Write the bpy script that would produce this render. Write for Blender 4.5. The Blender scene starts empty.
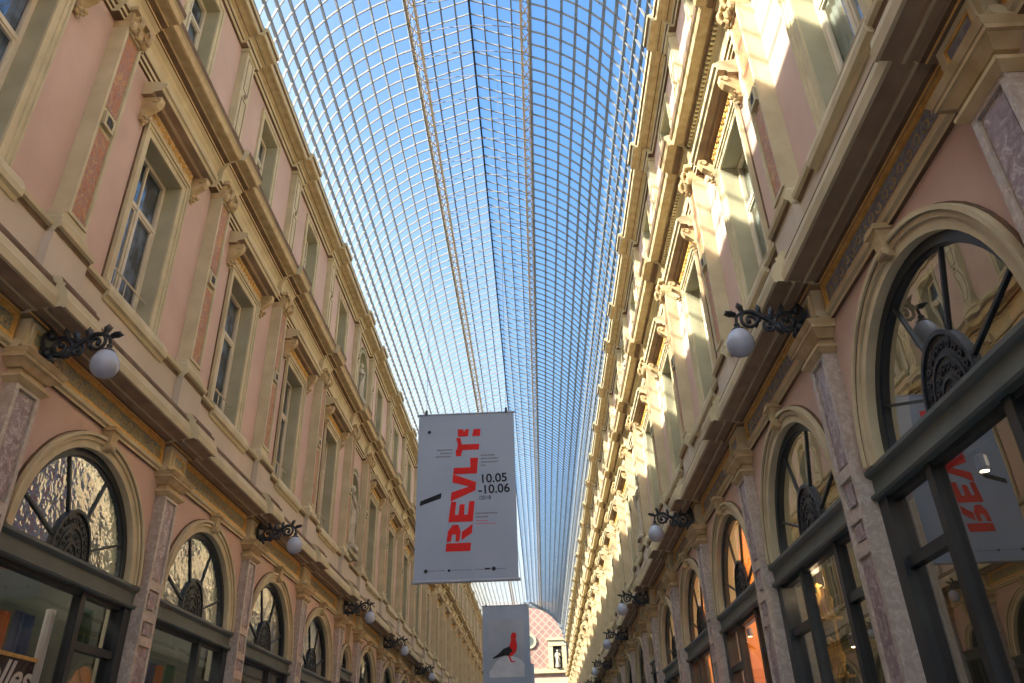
import bpy, bmesh, math, random
from mathutils import Vector, Matrix
random.seed(7)
PI = math.pi
C = bpy.context.scene.collection
R = math.radians

# ------------------------------------------------------------------ dimensions (metres, floor at z = 0)
XL, XR = -5.26, 3.09            # the two facade planes
XC = (XL + XR) / 2
UP = -0.12                      # upper storeys stand a little back from the shop front plane
BAY = 3.53
NICHE_Y0 = 21.12
YEND = 86.96
PIL = [7.0 + BAY * k for k in range(-2, 5)] + [23.42 + BAY * k for k in range(0, 19)]
BAYS = [((a + b) / 2, b - a) for a, b in zip(PIL[:-1], PIL[1:])]
SPR = 4.0                       # springing of the shop arches
AR = 1.275                      # their inner radius

# ------------------------------------------------------------------ materials
MATS = {}
def new_mat(name):
    m = bpy.data.materials.new(name); m.use_nodes = True
    nt = m.node_tree; nt.nodes.clear()
    out = nt.nodes.new('ShaderNodeOutputMaterial')
    MATS[name] = m
    return m, nt, out
def ramp(nt, stops, interp='LINEAR'):
    r = nt.nodes.new('ShaderNodeValToRGB'); r.color_ramp.interpolation = interp
    els = r.color_ramp.elements
    while len(els) < len(stops): els.new(0.5)
    for e, (p, c) in zip(els, stops):
        e.position = p; e.color = (*c, 1)
    return r
def tex(nt, kind, scale, vec=None, **kw):
    t = nt.nodes.new('ShaderNodeTex' + kind)
    t.inputs['Scale'].default_value = scale
    for k, v in kw.items():
        if k in t.inputs: t.inputs[k].default_value = v
        else: setattr(t, k, v)
    if vec is not None: nt.links.new(vec, t.inputs['Vector'])
    return t
def world_pos(nt):
    g = nt.nodes.new('ShaderNodeNewGeometry'); return g.outputs['Position']
def mat_noise(name, c1, c2, scale=3.0, rough=0.8, bump=0.0, bscale=40, spec=0.3, metal=0.0, pos=(0.35, 0.65), detail=4):
    m, nt, out = new_mat(name)
    b = nt.nodes.new('ShaderNodeBsdfPrincipled')
    p = world_pos(nt)
    n = tex(nt, 'Noise', scale, p, Detail=detail)
    r = ramp(nt, [(pos[0], c1), (pos[1], c2)])
    nt.links.new(n.outputs['Fac'], r.inputs['Fac'])
    nt.links.new(r.outputs['Color'], b.inputs['Base Color'])
    b.inputs['Roughness'].default_value = rough
    b.inputs['Metallic'].default_value = metal
    b.inputs['Specular IOR Level'].default_value = spec
    if bump:
        n2 = tex(nt, 'Noise', bscale, p, Detail=3)
        bp = nt.nodes.new('ShaderNodeBump'); bp.inputs['Strength'].default_value = bump; bp.inputs['Distance'].default_value = 0.02
        nt.links.new(n2.outputs['Fac'], bp.inputs['Height']); nt.links.new(bp.outputs['Normal'], b.inputs['Normal'])
    nt.links.new(b.outputs['BSDF'], out.inputs['Surface'])
    return m
pink = mat_noise('pink_stucco', (0.55, 0.39, 0.315), (0.61, 0.445, 0.365), 1.2, 0.9, 0.15, 25)
cream = mat_noise('cream_stone', (0.50, 0.43, 0.265), (0.61, 0.53, 0.335), 2.5, 0.8, 0.15, 30)
cream2 = mat_noise('ochre_stone', (0.46, 0.34, 0.17), (0.58, 0.46, 0.26), 6, 0.8, 0.1, 40)
band = mat_noise('beige_parapet', (0.50, 0.43, 0.33), (0.58, 0.50, 0.40), 0.9, 0.9, 0.1, 20)
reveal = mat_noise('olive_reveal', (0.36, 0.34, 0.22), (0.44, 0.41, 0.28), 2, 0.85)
gold = mat_noise('gilt_moulding', (0.62, 0.33, 0.07), (0.78, 0.50, 0.14), 14, 0.45, 0.1, 60, spec=0.5)
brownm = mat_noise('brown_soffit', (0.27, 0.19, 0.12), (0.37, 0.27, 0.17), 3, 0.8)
green = mat_noise('green_paint', (0.085, 0.105, 0.095), (0.12, 0.14, 0.125), 2, 0.45, spec=0.4)
iron = mat_noise('black_iron', (0.012, 0.014, 0.018), (0.03, 0.034, 0.036), 8, 0.45, spec=0.5)
darkframe = mat_noise('dark_frame_paint', (0.014, 0.019, 0.022), (0.026, 0.032, 0.033), 3, 0.4, spec=0.5)
casement = mat_noise('cream_casement', (0.62, 0.55, 0.40), (0.70, 0.62, 0.47), 3, 0.6)
ironwork = mat_noise('painted_ironwork', (0.24, 0.25, 0.25), (0.32, 0.32, 0.31), 3, 0.6)
purlinm = mat_noise('purlin_paint', (0.17, 0.19, 0.21), (0.23, 0.25, 0.27), 3, 0.6)
girderm = mat_noise('girder_paint', (0.48, 0.41, 0.31), (0.58, 0.51, 0.40), 3, 0.7)
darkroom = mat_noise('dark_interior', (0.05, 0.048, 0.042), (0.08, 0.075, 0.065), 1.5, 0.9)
shopdark = mat_noise('dark_shop_interior', (0.05, 0.062, 0.05), (0.11, 0.115, 0.09), 1.0, 0.8)
shoporange = mat_noise('orange_shop_wall', (0.80, 0.36, 0.06), (0.88, 0.46, 0.10), 1.5, 0.8)
floorm = mat_noise('pale_paving', (0.36, 0.36, 0.37), (0.44, 0.44, 0.45), 0.8, 0.6)
curtain = mat_noise('blue_grey_curtain', (0.04, 0.06, 0.09), (0.22, 0.33, 0.50), 2.2, 0.9, pos=(.42, .62))
curtain_r = mat_noise('green_grey_curtain', (0.10, 0.13, 0.12), (0.30, 0.34, 0.28), 1.5, 0.9)
crevice_line = mat_noise('brown_line_crevice_shade', (0.13, 0.085, 0.05), (0.20, 0.13, 0.08), 4, 0.8)  # brown moulding lines that also paint crevice shade into the colour
roofm = mat_noise('lead_roof', (0.25, 0.25, 0.26), (0.32, 0.32, 0.33), 2, 0.7)
statuem = mat_noise('stone_statue', (0.42, 0.36, 0.27), (0.56, 0.50, 0.38), 5, 0.85, 0.2, 50)
bannerw = mat_noise('banner_cloth', (0.34, 0.42, 0.53), (0.38, 0.46, 0.57), 1.2, 0.85)
redink = mat_noise('red_ink', (0.62, 0.02, 0.02), (0.70, 0.03, 0.025), 30, 0.8, pos=(0.3, 0.7))
blackink = mat_noise('black_ink', (0.015, 0.015, 0.018), (0.03, 0.03, 0.035), 10, 0.8)
greyink = mat_noise('grey_ink', (0.16, 0.16, 0.18), (0.22, 0.22, 0.25), 10, 0.8)
steel = mat_noise('steel_tube', (0.30, 0.33, 0.36), (0.38, 0.40, 0.43), 5, 0.4, metal=0.3)
blackcloth = mat_noise('dark_velvet', (0.02, 0.012, 0.014), (0.035, 0.02, 0.022), 5, 0.9)
whitepaint = mat_noise('white_paint', (0.62, 0.60, 0.56), (0.70, 0.68, 0.64), 5, 0.7)
bluecloth = mat_noise('blue_cloth', (0.04, 0.08, 0.17), (0.09, 0.15, 0.28), 3, 0.8)
orangecloth = mat_noise('orange_cloth', (0.50, 0.17, 0.06), (0.62, 0.26, 0.11), 3, 0.8)
def by_c(k): return BAYS[k][0]
greencloth = mat_noise('green_cloth', (0.03, 0.08, 0.05), (0.07, 0.14, 0.09), 3, 0.8)

def mat_mosaic(name, cols, scale, rough=0.6):
    m, nt, out = new_mat(name)
    b = nt.nodes.new('ShaderNodeBsdfPrincipled'); p = world_pos(nt)
    n = tex(nt, 'Noise', scale, p, Detail=5); n.inputs['Distortion'].default_value = 1.5
    stops = [(0.30 + 0.42 * i / (len(cols) - 1), c) for i, c in enumerate(cols)]
    r = ramp(nt, stops)
    nt.links.new(n.outputs['Fac'], r.inputs['Fac'])
    nt.links.new(r.outputs['Color'], b.inputs['Base Color'])
    b.inputs['Roughness'].default_value = rough
    nt.links.new(b.outputs['BSDF'], out.inputs['Surface'])
    return m
redmosaic = mat_mosaic('red_orange_mosaic', [(0.26, 0.09, 0.04), (0.50, 0.20, 0.05), (0.30, 0.16, 0.12), (0.52, 0.30, 0.09), (0.34, 0.13, 0.06)], 8)
leafmosaic = mat_mosaic('leafy_frieze_mosaic', [(0.62, 0.46, 0.16), (0.22, 0.26, 0.20), (0.46, 0.40, 0.18), (0.18, 0.24, 0.26), (0.55, 0.36, 0.10)], 7)
bluemosaic = mat_mosaic('blue_grey_mosaic', [(0.12, 0.15, 0.20), (0.30, 0.33, 0.34), (0.20, 0.19, 0.24), (0.34, 0.36, 0.36)], 5)
def mat_marble(name, a, b_, vein):
    m, nt, out = new_mat(name)
    b = nt.nodes.new('ShaderNodeBsdfPrincipled'); p = world_pos(nt)
    n = tex(nt, 'Noise', 11, p, Detail=7); n.inputs['Distortion'].default_value = 1.2
    r = ramp(nt, [(0.32, a), (0.55, b_), (0.60, vein), (0.64, b_)])
    nt.links.new(n.outputs['Fac'], r.inputs['Fac'])
    nt.links.new(r.outputs['Color'], b.inputs['Base Color'])
    b.inputs['Roughness'].default_value = 0.4
    nt.links.new(b.outputs['BSDF'], out.inputs['Surface'])
    return m
marble = mat_marble('plum_grey_marble', (0.20, 0.14, 0.14), (0.33, 0.25, 0.25), (0.52, 0.46, 0.44))
marblef = mat_marble('grey_marble_frame', (0.38, 0.31, 0.25), (0.47, 0.40, 0.32), (0.58, 0.52, 0.45))

def mat_glass(name, tint, refl, wob=0.0, wscale=6.0, rough=0.02, rcol=(1, 1, 1)):
    """window pane: part see-through, part mirror, more mirror at grazing angles"""
    m, nt, out = new_mat(name)
    t = nt.nodes.new('ShaderNodeBsdfTransparent'); t.inputs['Color'].default_value = (*tint, 1)
    g = nt.nodes.new('ShaderNodeBsdfGlossy'); g.inputs['Roughness'].default_value = rough; g.inputs['Color'].default_value = (*rcol, 1)
    lw = nt.nodes.new('ShaderNodeLayerWeight'); lw.inputs['Blend'].default_value = 0.5
    pw_ = nt.nodes.new('ShaderNodeMath'); pw_.operation = 'POWER'; pw_.inputs[1].default_value = 4.0
    nt.links.new(lw.outputs['Facing'], pw_.inputs[0])
    mr = nt.nodes.new('ShaderNodeMapRange'); mr.inputs['To Min'].default_value = refl; mr.inputs['To Max'].default_value = 1.0
    nt.links.new(pw_.outputs[0], mr.inputs['Value'])
    mx = nt.nodes.new('ShaderNodeMixShader')
    nt.links.new(mr.outputs['Result'], mx.inputs['Fac']); nt.links.new(t.outputs[0], mx.inputs[1]); nt.links.new(g.outputs[0], mx.inputs[2])
    if wob:
        p = world_pos(nt); n = tex(nt, 'Noise', wscale, p, Detail=2)
        bp = nt.nodes.new('ShaderNodeBump'); bp.inputs['Strength'].default_value = wob; bp.inputs['Distance'].default_value = 0.05
        nt.links.new(n.outputs['Fac'], bp.inputs['Height']); nt.links.new(bp.outputs['Normal'], g.inputs['Normal'])
    nt.links.new(mx.outputs[0], out.inputs['Surface'])
    return m
lunglassL = mat_glass('rippled_lunette_glass', (0.5, 0.52, 0.5), 0.55, 0.30, 7.0, 0.05, rcol=(.8, .8, .78))
lunglassR = mat_glass('clear_lunette_glass', (0.8, 0.8, 0.8), 0.30, 0.03, 1.5, 0.01)
shopglassL = mat_glass('shop_glass_dim', (0.85, 0.85, 0.85), 0.05, 0.02, 1.5)
shopglassR = mat_glass('shop_glass_bright', (0.88, 0.88, 0.88), 0.34, 0.02, 1.0, 0.005, rcol=(.75, .76, .76))
winglass = mat_glass('upper_window_glass', (0.85, 0.87, 0.9), 0.12, 0.04, 2.0)

# roof panes: thin, slightly dirty glass; the film of dust scatters a little light
m, nt, out = new_mat('roof_glass')
t = nt.nodes.new('ShaderNodeBsdfTransparent'); t.inputs['Color'].default_value = (0.94, 0.98, 1.0, 1)
d = nt.nodes.new('ShaderNodeBsdfTranslucent'); d.inputs['Color'].default_value = (0.85, 0.88, 0.86, 1)
lw = nt.nodes.new('ShaderNodeLayerWeight'); lw.inputs['Blend'].default_value = 0.5
mr = nt.nodes.new('ShaderNodeMapRange'); mr.inputs['To Min'].default_value = 0.010; mr.inputs['To Max'].default_value = 0.20
pw = nt.nodes.new('ShaderNodeMath'); pw.operation = 'POWER'; pw.inputs[1].default_value = 2.5
nt.links.new(lw.outputs['Facing'], pw.inputs[0]); nt.links.new(pw.outputs[0], mr.inputs['Value'])
mx = nt.nodes.new('ShaderNodeMixShader')
nt.links.new(mr.outputs[0], mx.inputs['Fac']); nt.links.new(t.outputs[0], mx.inputs[1]); nt.links.new(d.outputs[0], mx.inputs[2])
nt.links.new(mx.outputs[0], out.inputs['Surface'])
roofglass = m
# opal lamp globe
m, nt, out = new_mat('opal_globe')
b = nt.nodes.new('ShaderNodeBsdfPrincipled'); b.inputs['Base Color'].default_value = (0.42, 0.46, 0.53, 1); b.inputs['Roughness'].default_value = 0.2
nt.links.new(b.outputs[0], out.inputs['Surface']); opal = m
# pink dome cladding at the far end, white diamond lattice
m, nt, out = new_mat('pink_lattice_cladding')
b = nt.nodes.new('ShaderNodeBsdfPrincipled'); b.inputs['Roughness'].default_value = 0.8
p = world_pos(nt)
mp = nt.nodes.new('ShaderNodeMapping'); mp.inputs['Rotation'].default_value = (0, R(45), 0); mp.inputs['Scale'].default_value = (1, 1, 1)
nt.links.new(p, mp.inputs['Vector'])
br = nt.nodes.new('ShaderNodeTexBrick'); br.offset = 0.0; br.squash = 1
for k, v in (('Scale', 1.0), ('Mortar Size', 0.06), ('Brick Width', 0.62), ('Row Height', 0.62)): br.inputs[k].default_value = v
br.inputs['Color1'].default_value = (0.27, 0.155, 0.14, 1); br.inputs['Color2'].default_value = (0.30, 0.175, 0.155, 1); br.inputs['Mortar'].default_value = (0.36, 0.30, 0.23, 1)
sp = nt.nodes.new('ShaderNodeSeparateXYZ'); cb = nt.nodes.new('ShaderNodeCombineXYZ')
nt.links.new(mp.outputs[0], sp.inputs[0]); nt.links.new(sp.outputs['X'], cb.inputs['X']); nt.links.new(sp.outputs['Z'], cb.inputs['Y'])
nt.links.new(cb.outputs[0], br.inputs['Vector']); nt.links.new(br.outputs['Color'], b.inputs['Base Color']); nt.links.new(b.outputs[0], out.inputs['Surface'])
lattice = m
def mat_emit(name, col, s):
    m, nt, out = new_mat(name); e = nt.nodes.new('ShaderNodeEmission'); e.inputs['Color'].default_value = (*col, 1); e.inputs['Strength'].default_value = s
    nt.links.new(e.outputs[0], out.inputs['Surface']); return m
warmlamp = mat_emit('lit_spotlight', (1.0, 0.72, 0.38), 14)

# ------------------------------------------------------------------ mesh builder
class MB:
    """collects geometry; s = +1 / -1 turns 'out of the wall' (p) into x"""
    def __init__(self, s=1): self.v = []; self.f = []; self.mi = []; self.sm = []; self.s = s; self.m = 0; self.smooth = False
    def P(self, p, y, z): self.v.append((self.s * p, y, z)); return len(self.v) - 1
    def F(self, *idx): self.f.append(tuple(idx)); self.mi.append(self.m); self.sm.append(self.smooth)
    def quad(self, a, b, c, d): self.F(self.P(*a), self.P(*b), self.P(*c), self.P(*d))
    def poly(self, pts): self.F(*[self.P(*q) for q in pts])
    def hexa(self, lo, hi):
        """lo, hi: four points each, same order"""
        i = [self.P(*q) for q in lo]; j = [self.P(*q) for q in hi]
        self.F(*i[::-1]); self.F(*j)
        for k in range(4): self.F(i[k], i[(k + 1) % 4], j[(k + 1) % 4], j[k])
    def box(self, p0, p1, y0, y1, z0, z1):
        self.hexa([(p0, y0, z0), (p1, y0, z0), (p1, y1, z0), (p0, y1, z0)], [(p0, y0, z1), (p1, y0, z1), (p1, y1, z1), (p0, y1, z1)])
    def frust(self, b, pa, ha, za, pb, hb, zb, yc=0):
        """block on the wall face b growing from (projection pa, half width ha) at za to (pb, hb) at zb"""
        self.hexa([(b, yc - ha, za), (pa, yc - ha, za), (pa, yc + ha, za), (b, yc + ha, za)],
                  [(b, yc - hb, zb), (pb, yc - hb, zb), (pb, yc + hb, zb), (b, yc + hb, zb)])
    def prof(self, pts, y0, y1, closed=True, mats=None):
        """profile polygon (p, z) swept along y"""
        a = [self.P(p, y0, z) for p, z in pts]; b = [self.P(p, y1, z) for p, z in pts]
        n = len(pts); m0 = self.m
        for k in range(n if closed else n - 1):
            if mats: self.m = mats[k % len(mats)]
            self.F(a[k], a[(k + 1) % n], b[(k + 1) % n], b[k])
        self.m = m0
        if closed: self.F(*a[::-1]); self.F(*b)
    def plate(self, pts, p0, p1):
        """outline in the wall plane (y, z) given thickness from p0 to p1"""
        a = [self.P(p0, y, z) for y, z in pts]; b = [self.P(p1, y, z) for y, z in pts]
        n = len(pts)
        self.F(*a[::-1]); self.F(*b)
        for k in range(n): self.F(a[k], a[(k + 1) % n], b[(k + 1) % n], b[k])
    def frame(self, y0, y1, z0, z1, w, p0, p1):
        """four mitred bars round a rectangle"""
        o = [(y0, z0), (y1, z0), (y1, z1), (y0, z1)]; i = [(y0 + w, z0 + w), (y1 - w, z0 + w), (y1 - w, z1 - w), (y0 + w, z1 - w)]
        for k in range(4):
            q = (k + 1) % 4
            self.plate([o[k], o[q], i[q], i[k]], p0, p1)
    def ring(self, yc, zc, r0, r1, a0, a1, p0, p1, n=20, ez=1.0):
        """flat arch ring in the wall plane"""
        A = []
        for k in range(n + 1):
            a = a0 + (a1 - a0) * k / n
            c, s_ = math.cos(a), math.sin(a) * ez
            A.append([self.P(p0, yc + r0 * c, zc + r0 * s_), self.P(p1, yc + r0 * c, zc + r0 * s_), self.P(p1, yc + r1 * c, zc + r1 * s_), self.P(p0, yc + r1 * c, zc + r1 * s_)])
        for k in range(n):
            for j in range(4): self.F(A[k][j], A[k][(j + 1) % 4], A[k + 1][(j + 1) % 4], A[k + 1][j])
        if abs(abs(a1 - a0) - 2 * PI) > 1e-4: self.F(*A[0][::-1]); self.F(*A[-1])
    def tube(self, pts, rad, n=6, flat=None):
        """round bar through points (p, y, z); rad number or list"""
        pts = [Vector(q) for q in pts]; N = len(pts)
        rads = rad if isinstance(rad, (list, tuple)) else [rad] * N
        rings = []; prev = None
        for k, q in enumerate(pts):
            t = (pts[min(k + 1, N - 1)] - pts[max(k - 1, 0)]).normalized()
            u = Vector((0, 1, 0)) if abs(t.y) < 0.9 else Vector((1, 0, 0))
            if prev is not None: u = prev
            u = (u - t * u.dot(t)).normalized(); prev = u; w = t.cross(u)
            rings.append([self.P(*(q + rads[k] * (math.cos(2 * PI * j / n) * u + math.sin(2 * PI * j / n) * w))) for j in range(n)])
        for k in range(N - 1):
            for j in range(n): self.F(rings[k][j], rings[k][(j + 1) % n], rings[k + 1][(j + 1) % n], rings[k + 1][j])
        self.F(*rings[0][::-1]); self.F(*rings[-1])
    def lathe(self, prof, c=(0, 0), n=16, ex=1.0, ey=1.0):
        """(radius, z) turned about a vertical axis"""
        rs = []
        for r, z in prof: rs.append([self.P(c[0] + max(r, 1e-4) * ex * math.cos(2 * PI * j / n), c[1] + max(r, 1e-4) * ey * math.sin(2 * PI * j / n), z) for j in range(n)])
        for k in range(len(rs) - 1):
            for j in range(n): self.F(rs[k][j], rs[k][(j + 1) % n], rs[k + 1][(j + 1) % n], rs[k + 1][j])
        self.F(*rs[0][::-1]); self.F(*rs[-1])
    def ball(self, c, r, n=8, sc=(1, 1, 1)):
        rs = []
        for i in range(1, n):
            a = PI * i / n
            rs.append([self.P(c[0] + r * sc[0] * math.sin(a) * math.cos(2 * PI * j / n), c[1] + r * sc[1] * math.sin(a) * math.sin(2 * PI * j / n), c[2] + r * sc[2] * math.cos(a)) for j in range(n)])
        t = self.P(c[0], c[1], c[2] + r * sc[2]); b = self.P(c[0], c[1], c[2] - r * sc[2])
        for j in range(n):
            self.F(t, rs[0][j], rs[0][(j + 1) % n]); self.F(b, rs[-1][(j + 1) % n], rs[-1][j])
            for i in range(n - 2): self.F(rs[i][j], rs[i + 1][j], rs[i + 1][(j + 1) % n], rs[i][(j + 1) % n])
    def build(self, name, mats, parent=None, loc=None, smooth=False):
        me = bpy.data.meshes.new(name); me.from_pydata(self.v, [], self.f)
        for mt in (mats if isinstance(mats, (list, tuple)) else [mats]): me.materials.append(mt)
        for k, pl in enumerate(me.polygons):
            pl.material_index = self.mi[k]; pl.use_smooth = smooth or self.sm[k]
        bm = bmesh.new(); bm.from_mesh(me)
        bmesh.ops.recalc_face_normals(bm, faces=bm.faces); bm.to_mesh(me); bm.free()
        o = bpy.data.objects.new(name, me); C.objects.link(o)
        if parent: o.parent = parent
        if loc: o.location = loc
        return o

KIDS = {}
def empty(name, loc, parent=None):
    o = bpy.data.objects.new(name, None); C.objects.link(o); o.location = loc; o.empty_display_size = 0.2
    if parent: o.parent = parent
    return o
def tag(o, label=None, cat=None, group=None, kind=None):
    if label: o['label'] = label
    if cat: o['category'] = cat
    if group: o['group'] = group
    if kind: o['kind'] = kind
    return o
def copy_tree(o, parent=None, loc=None, rename=None):
    c = o.copy(); C.objects.link(c)
    c.parent = parent
    if rename: c.name = rename
    if loc is not None: c.location = loc
    for ch in list(o.children): copy_tree(ch, c)
    return c

WORD = ['first', 'second', 'third', 'fourth', 'fifth', 'sixth', 'seventh', 'eighth', 'ninth', 'tenth', 'eleventh', 'twelfth']
win_no = [0]
def nwin():
    win_no[0] += 1; return f'window_{win_no[0]}'

SIDES = {'left': (XL, 1), 'right': (XR, -1)}
def lateral(side): return SIDES[side]
DY = {'left': 0.0, 'right': 0.12}

# ------------------------------------------------------------------ facade
def narrow(w): return w < 3

def arch_pts(r, n=20, yc=0, zc=SPR, a0=0, a1=PI):
    return [(yc + r * math.cos(a0 + (a1 - a0) * k / n), zc + r * math.sin(a0 + (a1 - a0) * k / n)) for k in range(n + 1)]

def wall_mesh(side):
    X, s = lateral(side)
    b = MB(s)
    # 0 pink, 1 reveal, 2 band, 3 dark
    zt0 = 5.5
    def solid(y0, y1, z0, z1, p): b.quad((p, y0, z0), (p, y1, z0), (p, y1, z1), (p, y0, z1))
    for yc, w in BAYS:
        y0, y1 = yc - w / 2, yc + w / 2
        r = 0.5 if narrow(w) else AR; sp = 4.45 if narrow(w) else SPR
        # shop storey with an arched opening
        b.m = 0
        ow = w / 2 - .19
        solid(y0, yc - ow, 0, sp, 0); solid(yc + ow, y1, 0, sp, 0)
        n = 20; A = [(r * math.cos(PI * k / n), r * math.sin(PI * k / n)) for k in range(n + 1)]
        def outp(c, s_):   # matching point on the rectangle outline
            hw = w / 2; hh = zt0 - sp
            if s_ <= 1e-6: return (math.copysign(hw, c), 0)
            k = min(hw / abs(c) if abs(c) > 1e-6 else 1e9, hh / s_)
            return (c * k, s_ * k)
        O = [outp(a[0] / r, a[1] / r) for a in A]
        for k in range(n):
            b.quad((0, yc + A[k][0], sp + A[k][1]), (0, yc + A[k + 1][0], sp + A[k + 1][1]), (0, yc + O[k + 1][0], sp + O[k + 1][1]), (0, yc + O[k][0], sp + O[k][1]))
            if abs(O[k][0] - O[k + 1][0]) > 1e-6 and abs(O[k][1] - O[k + 1][1]) > 1e-6:
                cx = math.copysign(w / 2, O[k][0] + O[k + 1][0])
                b.poly([(0, yc + O[k][0], sp + O[k][1]), (0, yc + O[k + 1][0], sp + O[k + 1][1]), (0, yc + cx, zt0)])
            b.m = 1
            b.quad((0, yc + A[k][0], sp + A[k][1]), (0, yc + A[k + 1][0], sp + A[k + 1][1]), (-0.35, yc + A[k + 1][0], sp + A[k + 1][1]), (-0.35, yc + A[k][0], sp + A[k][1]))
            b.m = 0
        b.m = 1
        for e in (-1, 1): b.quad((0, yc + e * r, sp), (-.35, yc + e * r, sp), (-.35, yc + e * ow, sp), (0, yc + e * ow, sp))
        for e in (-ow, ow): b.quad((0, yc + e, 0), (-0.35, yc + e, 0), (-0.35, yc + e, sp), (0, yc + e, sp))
        # plain wall behind the entablature and parapet
        b.m = 0; solid(y0, y1, zt0, 6.05, 0); b.m = 2; solid(y0, y1, 6.05, 7.2, 0.0)
        b.quad((0, y0, 7.2), (0, y1, 7.2), (UP, y1, 7.2), (UP, y0, 7.2))
        # two upper storeys with rectangular openings
        for (za, zb, oa, ob, hw) in ((7.2, 11.5, 7.4, 9.98, 0.57), (11.5, 14.6, 12.25, 14.12, 0.46)):
            if narrow(w): hw = 0.58
            b.m = 0
            solid(y0, yc - hw, za, zb, UP); solid(yc + hw, y1, za, zb, UP)
            solid(yc - hw, yc + hw, za, oa, UP); solid(yc - hw, yc + hw, ob, zb, UP)
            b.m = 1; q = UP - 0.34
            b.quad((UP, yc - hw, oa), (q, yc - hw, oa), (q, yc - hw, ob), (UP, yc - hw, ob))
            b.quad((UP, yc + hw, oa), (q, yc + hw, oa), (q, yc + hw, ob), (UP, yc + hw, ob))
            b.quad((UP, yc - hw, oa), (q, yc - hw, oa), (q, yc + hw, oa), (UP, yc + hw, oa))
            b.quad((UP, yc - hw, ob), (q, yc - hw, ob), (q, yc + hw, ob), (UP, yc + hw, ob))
    # blank stretch behind the viewer
    b.m = 0; b.quad((0, -14, 0), (0, 0, 0), (0, 0, 6.05), (0, -14, 6.05)); b.quad((UP, -14, 7.2), (UP, 0, 7.2), (UP, 0, 14.6), (UP, -14, 14.6))
    b.m = 2; b.quad((0, -14, 6.05), (0, 0, 6.05), (0, 0, 7.2), (0, -14, 7.2)); b.quad((0, -14, 7.2), (0, 0, 7.2), (UP, 0, 7.2), (UP, -14, 7.2))
    # the rest of the building: floors, back, roof slab
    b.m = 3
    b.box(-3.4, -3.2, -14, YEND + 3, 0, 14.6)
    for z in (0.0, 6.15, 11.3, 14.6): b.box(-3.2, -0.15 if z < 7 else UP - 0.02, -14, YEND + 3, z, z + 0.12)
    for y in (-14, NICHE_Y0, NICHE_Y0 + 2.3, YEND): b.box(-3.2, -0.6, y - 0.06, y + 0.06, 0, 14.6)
    return b.build(f'wall_{side}', [pink, reveal, band, darkroom], loc=(X, DY[side], 0))

def segs():
    """stretches of entablature: (y0, y1, extra projection) with a break forward over each pilaster"""
    out = []; y = -14.0
    for yp in PIL:
        if yp - 0.36 > y: out.append((y, yp - 0.36, 0.0))
        out.append((yp - 0.36, yp + 0.36, 0.10)); y = yp + 0.36
    out.append((y, YEND + 0.5, 0)) if y < YEND + 0.5 else None
    return out

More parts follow.
